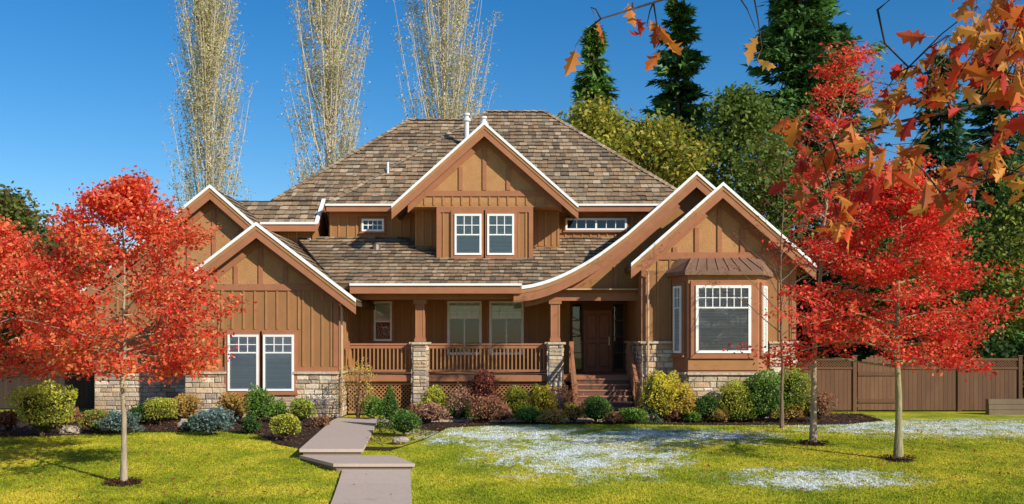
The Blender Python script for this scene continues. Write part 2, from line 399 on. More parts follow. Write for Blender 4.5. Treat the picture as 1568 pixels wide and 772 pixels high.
# --- left front wing
P1=[(-10.4,3.76),(-7.69,5.84),(-4.70,3.54)]
gable_roof(P1,29.5,34.6)
gable_wall(P1,-9.98,-5.34,30,34.6,3.98,4.1,[-8.45,-7.69,-6.93])
walls.box(-9.98,-5.34,30,34.6,0,3.98,'siding',BR)
trim.box(-10.0,-5.32,29.95,30,3.9,4.1,'trim_wood',TR)
trim.box(-10.0,-5.30,29.95,30,1.42,1.56,'trim_wood',TR)
trim.box(-5.46,-5.30,29.952,30.0,1.57,3.6,'trim_wood',TR)
battens(-9.98,-8.95,30,1.57,3.9);battens(-6.42,-5.5,30,1.57,3.9);battens(-8.9,-6.5,30,2.72,3.9)
battens_side(-5.34,1,30.2,33.6,1.4,3.9)
stone_wall(-10.0,-8.72,0,1.35,T(0,29.98));stone_wall(-6.64,-5.30,0,1.35,T(0,29.98));stone_wall(-8.72,-6.64,0,.72,T(0,29.98),cap=False)
stone_wall(0,3.6,0,1.35,T(-5.32,29.98,0,math.pi/2))
for xw in (-8.68,-7.60): window(.94,1.72,T(xw,29.98,.83),grid=(3,2),gfrac=.3,trimw=.1,bcol=(.93,.97,.97),gap=.036)
trim.box(-8.72,-6.64,29.97,29.999,.7,2.7,'trim_wood',TR)
# --- large left gable
P2=[(-14.05,3.76),(-9.73,7.30),(-6.6,4.55)]
gable_roof(P2,31.6,42)
gable_wall(P2,-13.6,-6.7,32,42,3.98,4.7,[-11.4,-10.55,-9.73,-8.9,-8.1])
walls.box(-13.6,-9.99,32,42,0,3.98,'siding',BR)
trim.box(-13.0,-6.8,31.95,32,4.5,4.7,'trim_wood',TR)
trim.box(-13.62,-9.99,31.95,32,1.42,1.56,'trim_wood',TR)
battens(-13.6,-10.0,32,1.57,4.4)
stone_wall(-13.62,-9.98,0,1.35,T(0,31.98))
# --- upper left wall piece
walls.box(-9.9,-6.95,34.35,36.0,3.5,6.35,'siding',BR)
battens(-9.0,-6.95,34.35,4.9,6.3,.3)
walls.prism_x([(34.2,5.6),(36.3,5.6),(36.3,6.2),(35.2,7.28),(34.2,6.5)],-6.97,-6.86,'siding',BR)
window(.34,.85,T(-7.38,34.33,5.1),grid=(1,1),dh=False,trimw=.06,blinds=0)
slabroof([(-10,33.9,6.4),(-6.8,33.9,6.4),(-6.8,35.2,7.375),(-10,35.2,7.375)])
slabroof([(-6.8,36.5,6.4),(-9,36.5,6.4),(-9,35.2,7.375),(-6.8,35.2,7.375)])
for (ya,za),(yb,zb) in (((33.9,6.4),(35.2,7.375)),((35.2,7.375),(36.6,6.3))):
    trim.prism_x([(ya,za-.3),(yb,zb-.3),(yb,zb+.02),(ya,za+.02)],-6.8,-6.75,'trim_wood',TR)
    trim.prism_x([(ya,za+.02),(yb,zb+.02),(yb,zb+.09),(ya,za+.09)],-6.83,-6.70,'white_paint',WH)
trim.box(-9.4,-6.8,33.84,33.9,6.14,6.38,'trim_wood',TR);trim.box(-9.4,-6.76,33.79,33.9,6.38,6.455,'white_paint',WH)
# --- main upper body + hip roofs
walls.box(-6.44,6.2,34.5,45,0,6.95,'siding',BR);walls.box(-9.0,-6.44,36.6,45,0,6.9,'siding',BR)
battens(-6.4,-3.3,34.5,5.9,6.75,.3);battens(1.6,5.4,34.5,5.9,6.75,.3)
trim.box(-6.44,6.2,34.46,34.5,6.72,6.86,'trim_wood',TR)
window(.78,.44,T(-5.28,34.48,6.2),grid=(4,2),gfrac=1.0,dh=False,trimw=.05,blinds=0)
window(2.15,.42,T(1.88,34.48,6.24),grid=(3,1),gfrac=1.0,dh=False,trimw=.05,blinds=0,sash=2)
A=(-6.44,34,7.05);B=(6.6,34,7.05);Cc=(6.6,46.5,7.05);Dd=(-6.44,46.5,7.05);E=(-1.05,40.25,11.74);F_=(1.37,40.25,11.74)
slabroof([A,B,F_,E]);slabroof([B,Cc,F_]);slabroof([Cc,Dd,E,F_],sh=False);slabroof([Dd,A,E])
caps(A,E);caps(B,F_);caps((-1.05,40.25,11.74),(1.37,40.25,11.74))
trim.box(-6.44,6.6,33.94,34.0,6.84,7.03,'trim_wood',TR);trim.box(-6.46,6.6,33.88,34.0,7.03,7.10,'white_paint',WH)
trim.box(-6.44,6.6,34.0,34.46,6.865,6.9,'trim_wood',BR2)
G0=(-8.6,35.2,7.375);G1=(-5.4,35.2,7.375);G2=(0,40.7,11.5);G3=(-4.3,40.7,11.5)
slabroof([G0,G1,G2,G3]);slabroof([(-8.6,46.2,7.375),G0,G3]);slabroof([(0,46.2,7.375),(-8.6,46.2,7.375),G3,G2],sh=False)
caps(G0,G3);caps(G3,G2)
# --- central gable dormer
P3=[(-3.94,6.72),(-.91,9.44),(2.17,6.72)]
gable_roof(P3,32.1,37.3)
gable_wall(P3,-3.45,1.65,32.5,34.6,6.95,7.35,[-1.7,-.91,-.12])
trim.box(-2.9,1.1,32.45,32.5,7.15,7.33,'trim_wood',TR)
battens(-3.2,1.4,32.5,6.86,7.15,.3)
walls.box(-3.45,1.65,32.5,34.5,6.8,6.95,'trim_wood',BR2)
walls.box(-2.47,.67,32.52,34.6,4.6,6.8,'siding',BR)
walls.box(-3.3,1.62,33.4,34.6,5.0,6.8,'siding',BR)
battens(-3.3,-2.5,33.4,5.6,6.8,.25);battens(.7,1.6,33.4,5.6,6.8,.25)
trim.box(-2.5,.7,32.47,32.52,6.62,6.8,'trim_wood',TR);trim.box(-2.5,-2.36,32.47,32.52,5.0,6.62,'trim_wood',TR);trim.box(.56,.7,32.47,32.52,5.0,6.62,'trim_wood',TR)
battens(-2.3,-2.0,32.52,5.1,6.62,.2);battens(.2,.5,32.52,5.1,6.62,.2)
for xw in (-1.90,-.82): window(.89,1.36,T(xw,32.5,5.2),grid=(3,2),gfrac=.5,bcol=(.74,.72,.6))
# --- porch roof
slabroof([(-5.45,30.3,4.1),(1.0,30.3,4.1),(2.6,31.95,4.849),(4.2,34.55,6.03),(-7.62,34.55,6.03)])
trim.box(-5.0,.3,30.2,30.3,3.82,4.06,'trim_wood',TR);trim.box(-5.0,.3,30.14,30.3,4.06,4.13,'white_paint',WH)
# --- curved entry gable (swept flare)
PB=[(.05,3.95),(.35,3.98),(.6,4.02),(.87,4.085),(1.14,4.17),(1.40,4.27),(1.67,4.39),(1.95,4.53),(2.22,4.68),(2.5,4.85),(2.76,5.02),(3.16,5.31),(3.57,5.62),(4.38,6.33),(4.99,6.87),(5.71,7.52),(8.9,4.72)]
gable_roof(PB,30.35,35.2,fh=.38,thick=.02)
gable_wall(PB,.4,6.5,30.85,31.0,3.72,9,[],mat='siding',col=BR)
trim.box(.2,3.98,30.78,30.85,3.62,3.86,'trim_wood',TR)
trim.box(3.2,3.32,30.80,30.85,4.0,4.7,'trim_wood',TR)
# --- right wing
P4=[(3.56,4.60),(6.31,7.02),(9.1,4.56)]
gable_roof(P4,29.35,41,thick=.03)
gable_wall(P4,3.95,8.61,29.8,41,4.5,5.05,[4.95,5.62,6.31,7.0,7.67])
walls.box(3.95,8.61,29.8,41,0,4.5,'siding',BR)
trim.box(3.93,8.63,29.752,29.8,4.83,5.05,'trim_wood',TR)
trim.box(3.93,4.07,29.75,29.8,2.36,4.83,'trim_wood',TR);trim.box(8.49,8.63,29.75,29.8,2.36,4.83,'trim_wood',TR)
battens(4.07,8.5,29.8,2.36,4.83)
stone_wall(3.93,4.9,0,2.28,T(0,29.78));stone_wall(7.82,8.63,0,2.28,T(0,29.78))
stone_wall(-4,0,0,2.28,T(3.96,29.78,0,-math.pi/2))
stone_wall(0,8,0,2.28,T(8.6,29.78,0,math.pi/2))
bp=[(4.85,29.8),(5.2,28.97),(7.27,28.97),(7.75,29.8)]
walls.prism_z(bp,0,4.3,'trim_wood',TR)
for a,b in zip(bp[:-1],bp[1:]):
    dx,dy=b[0]-a[0],b[1]-a[1];L=math.hypot(dx,dy);M=T(a[0],a[1],0,math.atan2(dy,dx))@Matrix.Translation((0,-.01,0))
    stone_wall(0,L,0,1.36,M)
    if L>1.5:
        window(L-.44,2.0,M@Matrix.Translation((.22,0,2.0)),grid=(7,2),gfrac=.31,bcol=(.84,.82,.72),trimw=.14,F=.08)
        for z0,z1 in ((1.5,1.8),(4.06,4.3)):
            trim.M=M;trim.box(0,L,-.03,-.001,z0,z1,'trim_wood',BR2);trim.M=None
    else:
        window(.42,2.0,M@Matrix.Translation((L/2-.21,0,2.0)),grid=(2,2),gfrac=.31,bcol=(.84,.82,.72),trimw=.1)
bo=[(4.65,29.79),(5.08,28.75),(7.39,28.75),(7.95,29.79)];bi=[(5.0,29.79),(5.4,29.5),(7.1,29.5),(7.6,29.79)]
vs=[(x,y,4.3) for x,y in bo]+[(x,y,4.42) for x,y in bo]+[(x,y,4.85) for x,y in bi]
roof.pd(vs,[(0,1,2,3),(0,1,5,4),(1,2,6,5),(2,3,7,6),(4,5,9,8),(5,6,10,9),(6,7,11,10),(8,9,10,11)],'trim_wood',(.24,.14,.09))
for i in range(8):
    x=5.1+i*2.28/7;xt=5.42+i*1.66/7;roof.beam((x,28.76,4.43),(xt,29.5,4.86),.025,.04,'trim_wood',(.30,.18,.12))
# --- porch ground floor
walls.box(-5.34,4.0,33.7,34.5,0,4.4,'siding',BR)
battens(-5.2,.9,33.7,1.3,3.75,.36)
window(.62,1.36,T(-4.74,33.68,2.35),grid=(1,1),dh=True,gfrac=.5,blinds=.5,trimw=.1)
for xw in (-2.22,-.78): window(1.18,1.84,T(xw,33.68,1.88),grid=(4,2),gfrac=.30,blinds=.30,bcol=(.85,.85,.8),F=.08,low=True)
porch.box(-5.3,3.93,31.0,33.68,1.16,1.28,'trim_wood',(.3,.17,.1))
porch.box(-5.3,3.93,30.93,31.0,1.08,1.27,'trim_wood',TR)
porch.box(-5.3,3.93,30.5,33.68,3.95,3.99,'trim_wood',(.6,.38,.22))
porch.box(-5.3,3.93,30.82,31.08,3.66,3.92,'trim_wood',TR)
porch.box(-5.3,1.7,31.25,31.3,0,1.08,'shade_panel',(.03,.02,.015))  # dark sheet painting the shade under the porch floor
def lattice(x0,x1,z0,z1,y,mb,col,s=.13):
    w=.018
    k=x0-(z1-z0)
    while k<x1:
        for sg in (0,1):
            a=[k,z0];b=[k+(z1-z0),z1]
            if sg:a,b=[k,z1],[k+(z1-z0),z0]
            t0=max(0,(x0-a[0])/(b[0]-a[0]));t1=min(1,(x1-a[0])/(b[0]-a[0]))
            if t1-t0>.02:
                f=lambda t:(a[0]+(b[0]-a[0])*t,y+sg*.012,a[1]+(b[1]-a[1])*t)
                mb.beam(f(t0),f(t1),.01,w*1.6,'trim_wood',col)
        k+=s
    for z in (z0,z1): mb.box(x0,x1,y-.03,y+.03,z-.04,z+.04,'trim_wood',col)
lattice(-5.2,1.7,.1,1.0,31.1,porch,BR2)
def post(x,y):
    porch.box(x-.2,x+.2,y-.19,y+.21,0,2.2,'mortar',(.25,.21,.17))
    stone_wall(x-.21,x+.21,0,2.25,T(0,y-.2));stone_wall(-.21,.21,0,2.25,T(x+.21,y,0,math.pi/2));stone_wall(-.21,.21,0,2.25,T(x-.21,y,0,-math.pi/2))
    porch.box(x-.17,x+.17,y-.16,y+.16,2.33,2.43,'trim_wood',TR)
    porch.box(x-.15,x+.15,y-.135,y+.135,2.43,3.66,'trim_wood',TR)
    for s_ in (-1,1): porch.box(x+s_*.12-.02,x+s_*.12+.02,y-.15,y-.136,2.5,3.5,'trim_wood',BR2)
    porch.box(x-.20,x+.20,y-.18,y+.18,3.52,3.659,'trim_wood',TR)
for x in (-2.9,1.36): post(x,30.97)
def rail(x0,x1,y):
    porch.box(x0,x1,y-.05,y+.05,2.22,2.28,'trim_wood',TR);porch.box(x0,x1,y-.03,y+.03,2.12,2.2,'trim_wood',TR);porch.box(x0,x1,y-.03,y+.03,1.38,1.45,'trim_wood',TR)
    k=x0+.06
    while k<x1: porch.box(k-.02,k+.02,y-.02,y+.02,1.45,2.12,'trim_wood',var(BR2,.06));k+=.125
rail(-5.3,-3.12,31.0);rail(-2.68,1.14,31.0)
for i in range(7):
    z=1.18-i*.165;y=31.0-i*.28
    porch.box(1.95,3.65,y-.30,y,0,z-.04,'trim_wood',(.18,.09,.06));porch.box(1.93,3.67,y-.33,y-.002,z-.04,z,'trim_wood',(.38,.2,.13))
for x in (1.88,3.72):
    porch.beam((x,31.0,1.25),(x,29.05,.12),.06,.28,'trim_wood',TR)
    porch.beam((x,31.0,2.22),(x,29.05,1.08),.09,.06,'trim_wood',TR);porch.beam((x,31.0,2.02),(x,29.05,.9),.05,.05,'trim_wood',TR)
    porch.box(x-.06,x+.06,28.98,29.1,0,1.15,'trim_wood',TR);porch.box(x-.07,x+.07,30.95,31.09,1.2,2.34,'trim_wood',TR)
    for k in range(1,12):
        t=k/12;porch.box(x-.018,x+.018,31-1.95*t-.018,31-1.95*t+.018,1.25-1.13*t,2.0-1.13*t,'trim_wood',BR2)
door=MB()
dx0=2.0;door.box(dx0,dx0+1.9,33.6,33.69,1.28,3.72,'trim_wood',(.16,.075,.04))
door.box(dx0+.45,dx0+1.42,33.55,33.598,1.29,3.4,'door_wood',(.30,.09,.035))
for (a,b,c,d) in ((.53,.90,1.45,2.3),(.97,1.34,1.45,2.3),(.53,.90,2.42,3.28),(.97,1.34,2.42,3.28)):
    door.box(dx0+a,dx0+b,33.535,33.549,c,d,'door_wood',(.2,.06,.025));door.box(dx0+a+.05,dx0+b-.05,33.525,33.534,c+.05,d-.05,'door_wood',(.32,.10,.04))
for a,b in ((.08,.38),(1.5,1.8)):
    door.box(dx0+a,dx0+b,33.58,33.599,1.4,3.6,'shade_panel',(.02,.02,.02));door.pd([(dx0+a,33.57,1.4),(dx0+b,33.57,1.4),(dx0+b,33.57,3.6),(dx0+a,33.57,3.6)],[(0,1,2,3)],'glass',(1,1,1))  # sidelights: unlit space behind painted as a near-black sheet
    for k in range(1,4): door.box(dx0+a,dx0+b,33.555,33.575,1.4+k*.55-.015,1.4+k*.55+.015,'trim_wood',(.16,.075,.04))
door.box(dx0+1.3,dx0+1.34,33.47,33.535,2.2,2.5,'metal',(.5,.4,.2))
door.build('front_door',house)
ex=MB()
for x,y,z0,z1 in ((-5.2,29.9,.2,3.5),(4.12,29.65,.2,4.5),(1.0,34.4,6.1,6.9)):
    ex.tube([(x,y,z0),(x,y,z1-.15),(x-.05,y-.12,z1)],[.035]*3,8,'trim_wood',(.6,.4,.26))
for x,y,z,zt in ((-1.74,37.6,9.6,11.0),(-1.1,37.9,9.9,10.95)):
    ex.tube([(x,y,z),(x,y,zt)],[.09,.09],12,'white_paint',(.7,.7,.7));ex.tube([(x,y,zt-.22),(x,y,zt-.12)],[.15,.15],12,'white_paint',(.7,.7,.7));ex.tube([(x,y,zt),(x,y,zt+.08)],[.14,.12],12,'white_paint',(.65,.65,.65))
ex.tube([(-4.55,35.9,8.4),(-4.55,35.9,8.9)],[.05,.05],8,'metal',(.6,.6,.6))
ex.tube([(-4.6,33.3,5.4),(-4.6,33.3,5.62)],[.16,.14],10,'metal',(.25,.2,.17))
ex.build('pipes_and_vents',house,smooth=False)
walls.build('walls',house);trim.build('trim',house);roof.build('roof',house);stonem.build('stone_veneer',house);win.build('windows',house);porch.build('porch',house)

# ------------------------------------------------------------------ fences
def fence(x0,x1,y,h,col,name,gate=None):
    root=empty(name);f=MB();x=x0
    while x<x1-.01:
        w=.145
        if not(gate and gate[0]<x+w/2<gate[1]):
            f.box(x+.004,x+w-.004,y,y+.02,.05,h-.38,'siding',var(col,.12))
        x+=w
    sg=[(x0,x1)] if not gate else [(x0,gate[0]-.1),(gate[1]+.1,x1)]
    for a,b in sg:
        lattice(a,b,h-.33,h-.04,y,f,col,.09)
        k=a
        while k<=b+.01:
            f.box(k-.06,k+.06,y-.05,y+.07,0,h+.06,'siding',var(col,.1));f.box(k-.08,k+.08,y-.07,y+.09,h+.06,h+.1,'siding',col);k+=(b-a)/max(1,round((b-a)/2.2))
    f.build('planks',root)
    if gate:
        gt=MB();n=9;w=(gate[1]-gate[0])/n
        for i in range(n):
            c=(i+.5)/n;zz=h-.18+.28*math.sin(math.pi*c)
            gt.box(gate[0]+i*w+.004,gate[0]+(i+1)*w-.004,y-.01,y+.02,.06,zz,'siding',var((col[0]*1.3,col[1]*1.3,col[2]*1.3),.08))
        gt.box(gate[0],gate[1],y-.05,y-.012,.3,.42,'siding',col);gt.box(gate[0],gate[1],y-.05,y-.012,1.2,1.32,'siding',col)
        gt.build('gate',root)
fence(8.7,16.9,32.6,1.78,(.15,.075,.04),'wooden_fence',gate=(11.5,12.75))
fence(-20,-13.7,33.5,1.5,(.06,.04,.03),'wooden_fence')
rw=MB()
for i in range(3): rw.box(15.2,22,31.2+i*.02,31.45,i*.17,i*.17+.16,'siding',(.2,.14,.09))
rw.build('timber_retaining_wall')

# ------------------------------------------------------------------ vegetation
def jag(dirs,seed,k=7,amp=.18):
    rg=np.random.default_rng(seed);f=np.zeros(len(dirs))
    for i in range(k):
        w=rg.normal(size=3)*(2+i*.9);f+=np.sin(dirs@w+rg.uniform(0,6.28))/(1+.35*i)
    return 1+amp*f/1.6
def shrub(px,D,w,h,cols,name='shrub',n=1600,ls=.055,shape='ball',seed=0,sparse=False):
    b=MB();r=w/2;n=int(n)
    d=RNG.normal(size=(n,3));d/=np.linalg.norm(d,axis=1,keepdims=True);d[:,2]=np.where(d[:,2]<-.5,-d[:,2],d[:,2])
    amp=.10 if shape in('globe','cone') else .28
    rr=jag(d,seed,amp=amp)*(1-RNG.random(n)**2*(.5 if sparse else .3))
    P=d*rr[:,None]
    if shape=='cone':
        zz=RNG.random(n)**1.3;th=RNG.uniform(0,6.283,n);q=(1-zz)**.75*(.8+.2*RNG.random(n))*jag(d,seed,amp=.08);P=np.stack([np.cos(th)*q,np.sin(th)*q,zz*2-1],1)
    C=np.stack([px+P[:,0]*r,D+P[:,1]*r,h*.5+P[:,2]*h*.5],1);C[:,2]=np.maximum(C[:,2],.03)
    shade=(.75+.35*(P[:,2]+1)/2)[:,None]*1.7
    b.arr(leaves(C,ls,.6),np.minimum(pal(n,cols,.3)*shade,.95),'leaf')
    for i in range(14 if sparse else 7):
        t=R(0,6.28);q=R(.2,.8);b.tube([(px+R(-.04,.04),D+R(-.04,.04),0),(px+math.cos(t)*r*q*.5,D+math.sin(t)*r*q*.5,h*.45),(px+math.cos(t)*r*q,D+math.sin(t)*r*q,h*R(.7,.97))],[.014,.009,.004],4,'bark',(.13,.08,.05))
    if not sparse:
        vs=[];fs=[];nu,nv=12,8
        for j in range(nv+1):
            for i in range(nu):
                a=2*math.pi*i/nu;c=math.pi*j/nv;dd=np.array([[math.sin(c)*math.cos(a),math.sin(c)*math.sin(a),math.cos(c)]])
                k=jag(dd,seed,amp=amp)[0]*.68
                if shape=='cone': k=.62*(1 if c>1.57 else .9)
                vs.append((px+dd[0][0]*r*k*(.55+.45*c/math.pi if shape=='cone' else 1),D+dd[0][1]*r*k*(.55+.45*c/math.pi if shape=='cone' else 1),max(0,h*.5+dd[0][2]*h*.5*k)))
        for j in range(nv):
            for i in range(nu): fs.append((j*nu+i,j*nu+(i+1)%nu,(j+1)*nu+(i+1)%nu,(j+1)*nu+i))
        m=np.mean(np.array(cols),0)*.22;b.pd(vs,fs,'mulch',tuple(m))  # inner core: leaf colour darkened to paint shade inside the shrub
    return b.build(name)
YG=[(.26,.28,.03),(.38,.36,.05),(.18,.24,.03),(.46,.40,.06)];GR=[(.07,.15,.02),(.11,.20,.03),(.16,.25,.04)];DG=[(.03,.07,.018),(.05,.10,.02),(.07,.14,.03)]
BL=[(.11,.17,.16),(.16,.22,.20),(.09,.13,.11)];RB=[(.22,.09,.05),(.30,.13,.07),(.17,.09,.05),(.28,.17,.08)];OR=[(.42,.20,.06),(.35,.25,.06),(.26,.22,.05)];DR=[(.15,.04,.03),(.22,.065,.04),(.10,.04,.025)]
GD=[(.54,.42,.04),(.46,.38,.04),(.32,.31,.04)];PK=[(.42,.21,.15),(.36,.23,.14),(.28,.15,.09)]
S=[(65,668,88,72,YG,'n','shrub'),(105,658,52,34,RB,'n','shrub'),(148,664,50,38,OR+GR,'globe','boxwood_shrub'),(183,666,58,32,BL,'n','juniper_shrub'),(12,664,30,36,RB,'n','shrub'),
(215,652,40,30,DG,'n','shrub'),(245,652,55,44,YG,'globe','boxwood_shrub'),(325,666,60,38,BL,'n','juniper_shrub'),(280,646,50,40,OR,'n','shrub'),(300,660,34,22,DG,'n','shrub'),(360,646,52,42,OR,'n','shrub'),
(397,652,38,54,GR,'n','rhododendron_shrub'),(437,674,46,40,YG,'globe','boxwood_shrub'),(425,648,34,34,GR,'n','shrub'),(462,648,44,38,GR+YG,'globe','boxwood_shrub'),(385,665,30,24,DG,'n','shrub'),(490,655,26,18,RB,'n','shrub'),
(548,638,66,88,GD+PK,'s','ornamental_shrub'),(572,640,34,34,GR,'n','shrub'),(597,656,46,66,DG+GR,'cone','cypress_shrub'),(619,668,52,42,DG+GR,'globe','boxwood_shrub'),(660,650,46,34,PK,'n','shrub'),(665,634,42,46,YG,'n','shrub'),
(702,646,40,52,PK,'s','ornamental_shrub'),(742,635,56,72,DR,'n','barberry_shrub'),(745,648,52,36,RB,'n','shrub'),(792,636,48,52,YG,'globe','boxwood_shrub'),(832,636,44,54,GD,'n','shrub'),(862,645,58,56,RB,'s','ornamental_shrub'),(810,648,36,22,GR,'n','shrub'),
(913,647,52,42,GR+DG,'globe','boxwood_shrub'),(965,648,44,26,GR,'n','shrub'),(997,646,40,70,BL+GR,'cone','blue_spruce_shrub'),(1015,638,58,74,GD,'n','shrub'),(1024,646,30,30,RB,'n','shrub'),(1047,644,42,54,GD+OR,'n','shrub'),(1081,641,38,42,GR+DG,'globe','boxwood_shrub'),
(1127,636,56,64,YG,'globe','boxwood_shrub'),(1130,643,54,26,GR+YG,'globe','boxwood_shrub'),(1168,640,66,76,GR,'n','rhododendron_shrub'),(1216,636,58,90,YG+GR,'globe','holly_shrub'),(1213,642,48,34,OR,'n','shrub'),(1248,638,56,48,RB,'n','shrub'),(1187,645,40,30,GR+OR,'n','shrub'),(700,634,40,30,GR,'n','shrub'),(880,634,40,36,GD+RB,'n','shrub'),(640,636,40,26,RB,'n','shrub'),
(1100,646,36,24,OR,'n','shrub'),(1060,648,30,18,GR,'n','shrub'),(770,646,30,30,PK,'n','shrub'),(725,648,30,24,GR,'n','shrub'),(845,650,40,20,OR,'n','shrub'),(940,650,30,18,RB,'n','shrub')]
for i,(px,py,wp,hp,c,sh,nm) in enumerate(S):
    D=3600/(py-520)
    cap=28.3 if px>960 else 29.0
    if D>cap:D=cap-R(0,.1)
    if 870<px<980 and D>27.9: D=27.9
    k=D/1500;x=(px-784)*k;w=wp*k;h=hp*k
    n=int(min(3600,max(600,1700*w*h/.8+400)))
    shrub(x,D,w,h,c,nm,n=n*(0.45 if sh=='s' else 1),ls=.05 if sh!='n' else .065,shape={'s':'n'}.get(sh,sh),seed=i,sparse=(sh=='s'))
for x,D,s in ((-11.2,24.9,.22),(-8.6,26.2,.18),(-8.9,26.9,.22),(-2.6,22.9,.13)):
    bpy.ops.mesh.primitive_ico_sphere_add(subdivisions=3,radius=s,location=(0,0,0));o=bpy.context.object;o.name='garden_rock'
    co=np.array([v.co[:] for v in o.data.vertices]);dd=co/s;k=jag(dd,int(s*1000),amp=.2)
    for v,kk in zip(o.data.vertices,k): v.co=Vector((v.co.x*kk*1.3,v.co.y*kk,v.co.z*kk*.65))
    at=o.data.color_attributes.new('Col','FLOAT_COLOR','CORNER');at.data.foreach_set('color',np.tile([.4,.33,.27,1],len(o.data.loops)).astype(np.float32))
    o.location=(x,D,s*.35);o.data.materials.append(MATS['rock'])

def tree(name,x,y,H,zc,env,nprim,per,ls,cols,tr,barkc=(.22,.17,.12),lean=(0,0),nsec=7,rise=.35,sig=(.15,.15,.08),seed=1,droop=.0,spar=1.0,wob=.08,toplight=0):
    rnd=random.Random(seed);root=empty(name);b=MB();z0=g(y)
    tp=[];n=9
    for i in range(n+1):
        t=i/n;tp.append(Vector((x+lean[0]*t*t+(rnd.uniform(-wob,wob) if 0<i else 0)*t,y+lean[1]*t*t+rnd.uniform(-wob,wob)*t,z0+t*(H-z0))))
    def tpt(z):
        t=(z-z0)/(H-z0)*n;i=min(int(t),n-1);return tp[i].lerp(tp[i+1],t-i)
    rads=[tr*(1.35 if i==0 else 1)*(1-.93*(i/n)**.9) for i in range(n+1)]
    b.tube([tp[0]-Vector((0,0,.1))]+tp,[rads[0]*1.3]+rads,9,'bark',barkc)
    cl=[]
    for i in range(nprim):
        t=(i+rnd.random())/nprim;z=zc+t*(H-zc)*.97;az=i*2.4+rnd.uniform(-.4,.4)
        L=env(t,az)*rnd.uniform(.66,1.16);p0=tpt(max(z-.1*L,z0+.5))
        rs=rise+(.9-rise)*t**1.5
        pts=[]
        for k in range(5):
            s=k/4;pts.append(p0+Vector((math.cos(az+.25*s*rnd.uniform(-1,1))*L*s,math.sin(az)*L*s,rs*L*s-droop*L*s*s+rnd.uniform(-.05,.05)*L*(s>0))))
        r0=tr*.38*(1-.75*t)
        b.tube(pts,[r0*(1-.85*k/4) for k in range(5)],5,'bark',barkc)
        for m in range(nsec):
            s=rnd.uniform(.25,1.0);k=min(int(s*4),3);q=pts[k].lerp(pts[k+1],s*4-k)
            a2=az+rnd.choice((-1,1))*rnd.uniform(.3,1.2);l2=L*rnd.uniform(.2,.42)
            e=q+Vector((math.cos(a2)*l2,math.sin(a2)*l2,l2*rnd.uniform(-.15,.55)))
            b.tube([q,(q+e)/2+Vector((0,0,.03)),e],[r0*.3,r0*.2,r0*.08],3,'bark',barkc)
            for u in (.35,.7,1.0):
                if rnd.random()<spar: cl.append(tuple(q.lerp(e,u)))
        if rnd.random()<spar: cl.append(tuple(pts[-1]))
    cl+= [tuple(tpt(H-.1*k*(H-zc)/5)) for k in range(4)]
    b.build('trunk_and_branches',root,smooth=True)
    cl=np.array(cl);n=len(cl)*per
    idx=np.repeat(np.arange(len(cl)),per);C=cl[idx]+RNG.normal(size=(n,3))*np.array(sig)
    cf=pal(len(cl),cols,.18)[idx]*RNG.uniform(.75,1.25,(n,1));cf=np.where(RNG.random((n,1))<.3,pal(n,cols,.2),cf)
    c=MB();c.arr(leaves(C,ls,.62,.25),np.minimum(cf,.97),'leaf');c.build('crown',root)
    return root
REDS=[(.92,.065,.04),(.97,.12,.055),(.82,.045,.035),(.97,.20,.08),(.65,.03,.025)]
REDO=[(.95,.13,.05),(.97,.22,.08),(.86,.08,.04),(.97,.33,.13),(.72,.05,.035)]
def envo(rmax,lo=.85,pk=.3):
    return lambda t,az: rmax*((lo+(1-lo)*t/pk) if t<pk else max(.12,(1-(t-pk)/(1-pk))**.8))
tree('red_oak_tree',-7.25,18.3,5.3,1.75,envo(2.2),46,21,.085,REDO,.06,seed=3,nsec=8,rise=.1,barkc=(.36,.29,.2))
tree('red_oak_tree',-11.9,22.5,4.9,1.6,envo(2.3),40,18,.095,REDO,.06,seed=5,nsec=8,rise=.1)
tree('red_oak_tree',-15.0,24,4.8,1.6,envo(2.2),34,16,.1,REDO,.06,seed=6,nsec=7,rise=.1)
tree('red_oak_tree',8.2,20.8,6.1,1.95,envo(2.35,.9,.25),48,22,.09,REDS,.085,seed=8,nsec=8,rise=.2,droop=.25,barkc=(.3,.27,.14))
tree('red_oak_tree',7.04,22.9,9.1,3.9,lambda t,az:1.45*(.75+.25*math.sin(az*1.3))*(1-.45*t) ,44,17,.085,REDS,.075,lean=(.75,0),seed=12,nsec=5,rise=.3,spar=.40,barkc=(.38,.3,.2),wob=.15)
tree('bare_tree',7.3,26.5,7.6,2.5,lambda t,az:1.7*(1-.6*t),26,2,.05,[(.4,.06,.03)],.05,seed=22,nsec=6,rise=.8,barkc=(.2,.13,.09))
for nm,x,D in (('mulch_ring',-7.25,18.3),('mulch_ring',8.2,20.8),('mulch_ring',7.04,22.9)):
    b=MB();pts=[(x+math.cos(a/20*6.283)*R(.26,.34),D+math.sin(a/20*6.283)*R(.26,.34)) for a in range(20)]
    b.pd([(x,D,g(D)+.08)]+[(p[0],p[1],g(p[1])+.012) for p in pts],[(0,i+1,(i+1)%20+1) for i in range(20)],'mulch',(.05,.03,.02))
    a=RNG.uniform(0,6.28,300);q=np.sqrt(RNG.random(300))*.36;C=np.stack([x+np.cos(a)*q,D+np.sin(a)*q,g(D)+.04+RNG.uniform(0,.05,300)],1)
    b.arr(leaves(C,.06,.5,.5),pal(300,[(.06,.035,.02),(.2,.05,.02),(.1,.06,.03)],.3),'mulch');b.build(nm)

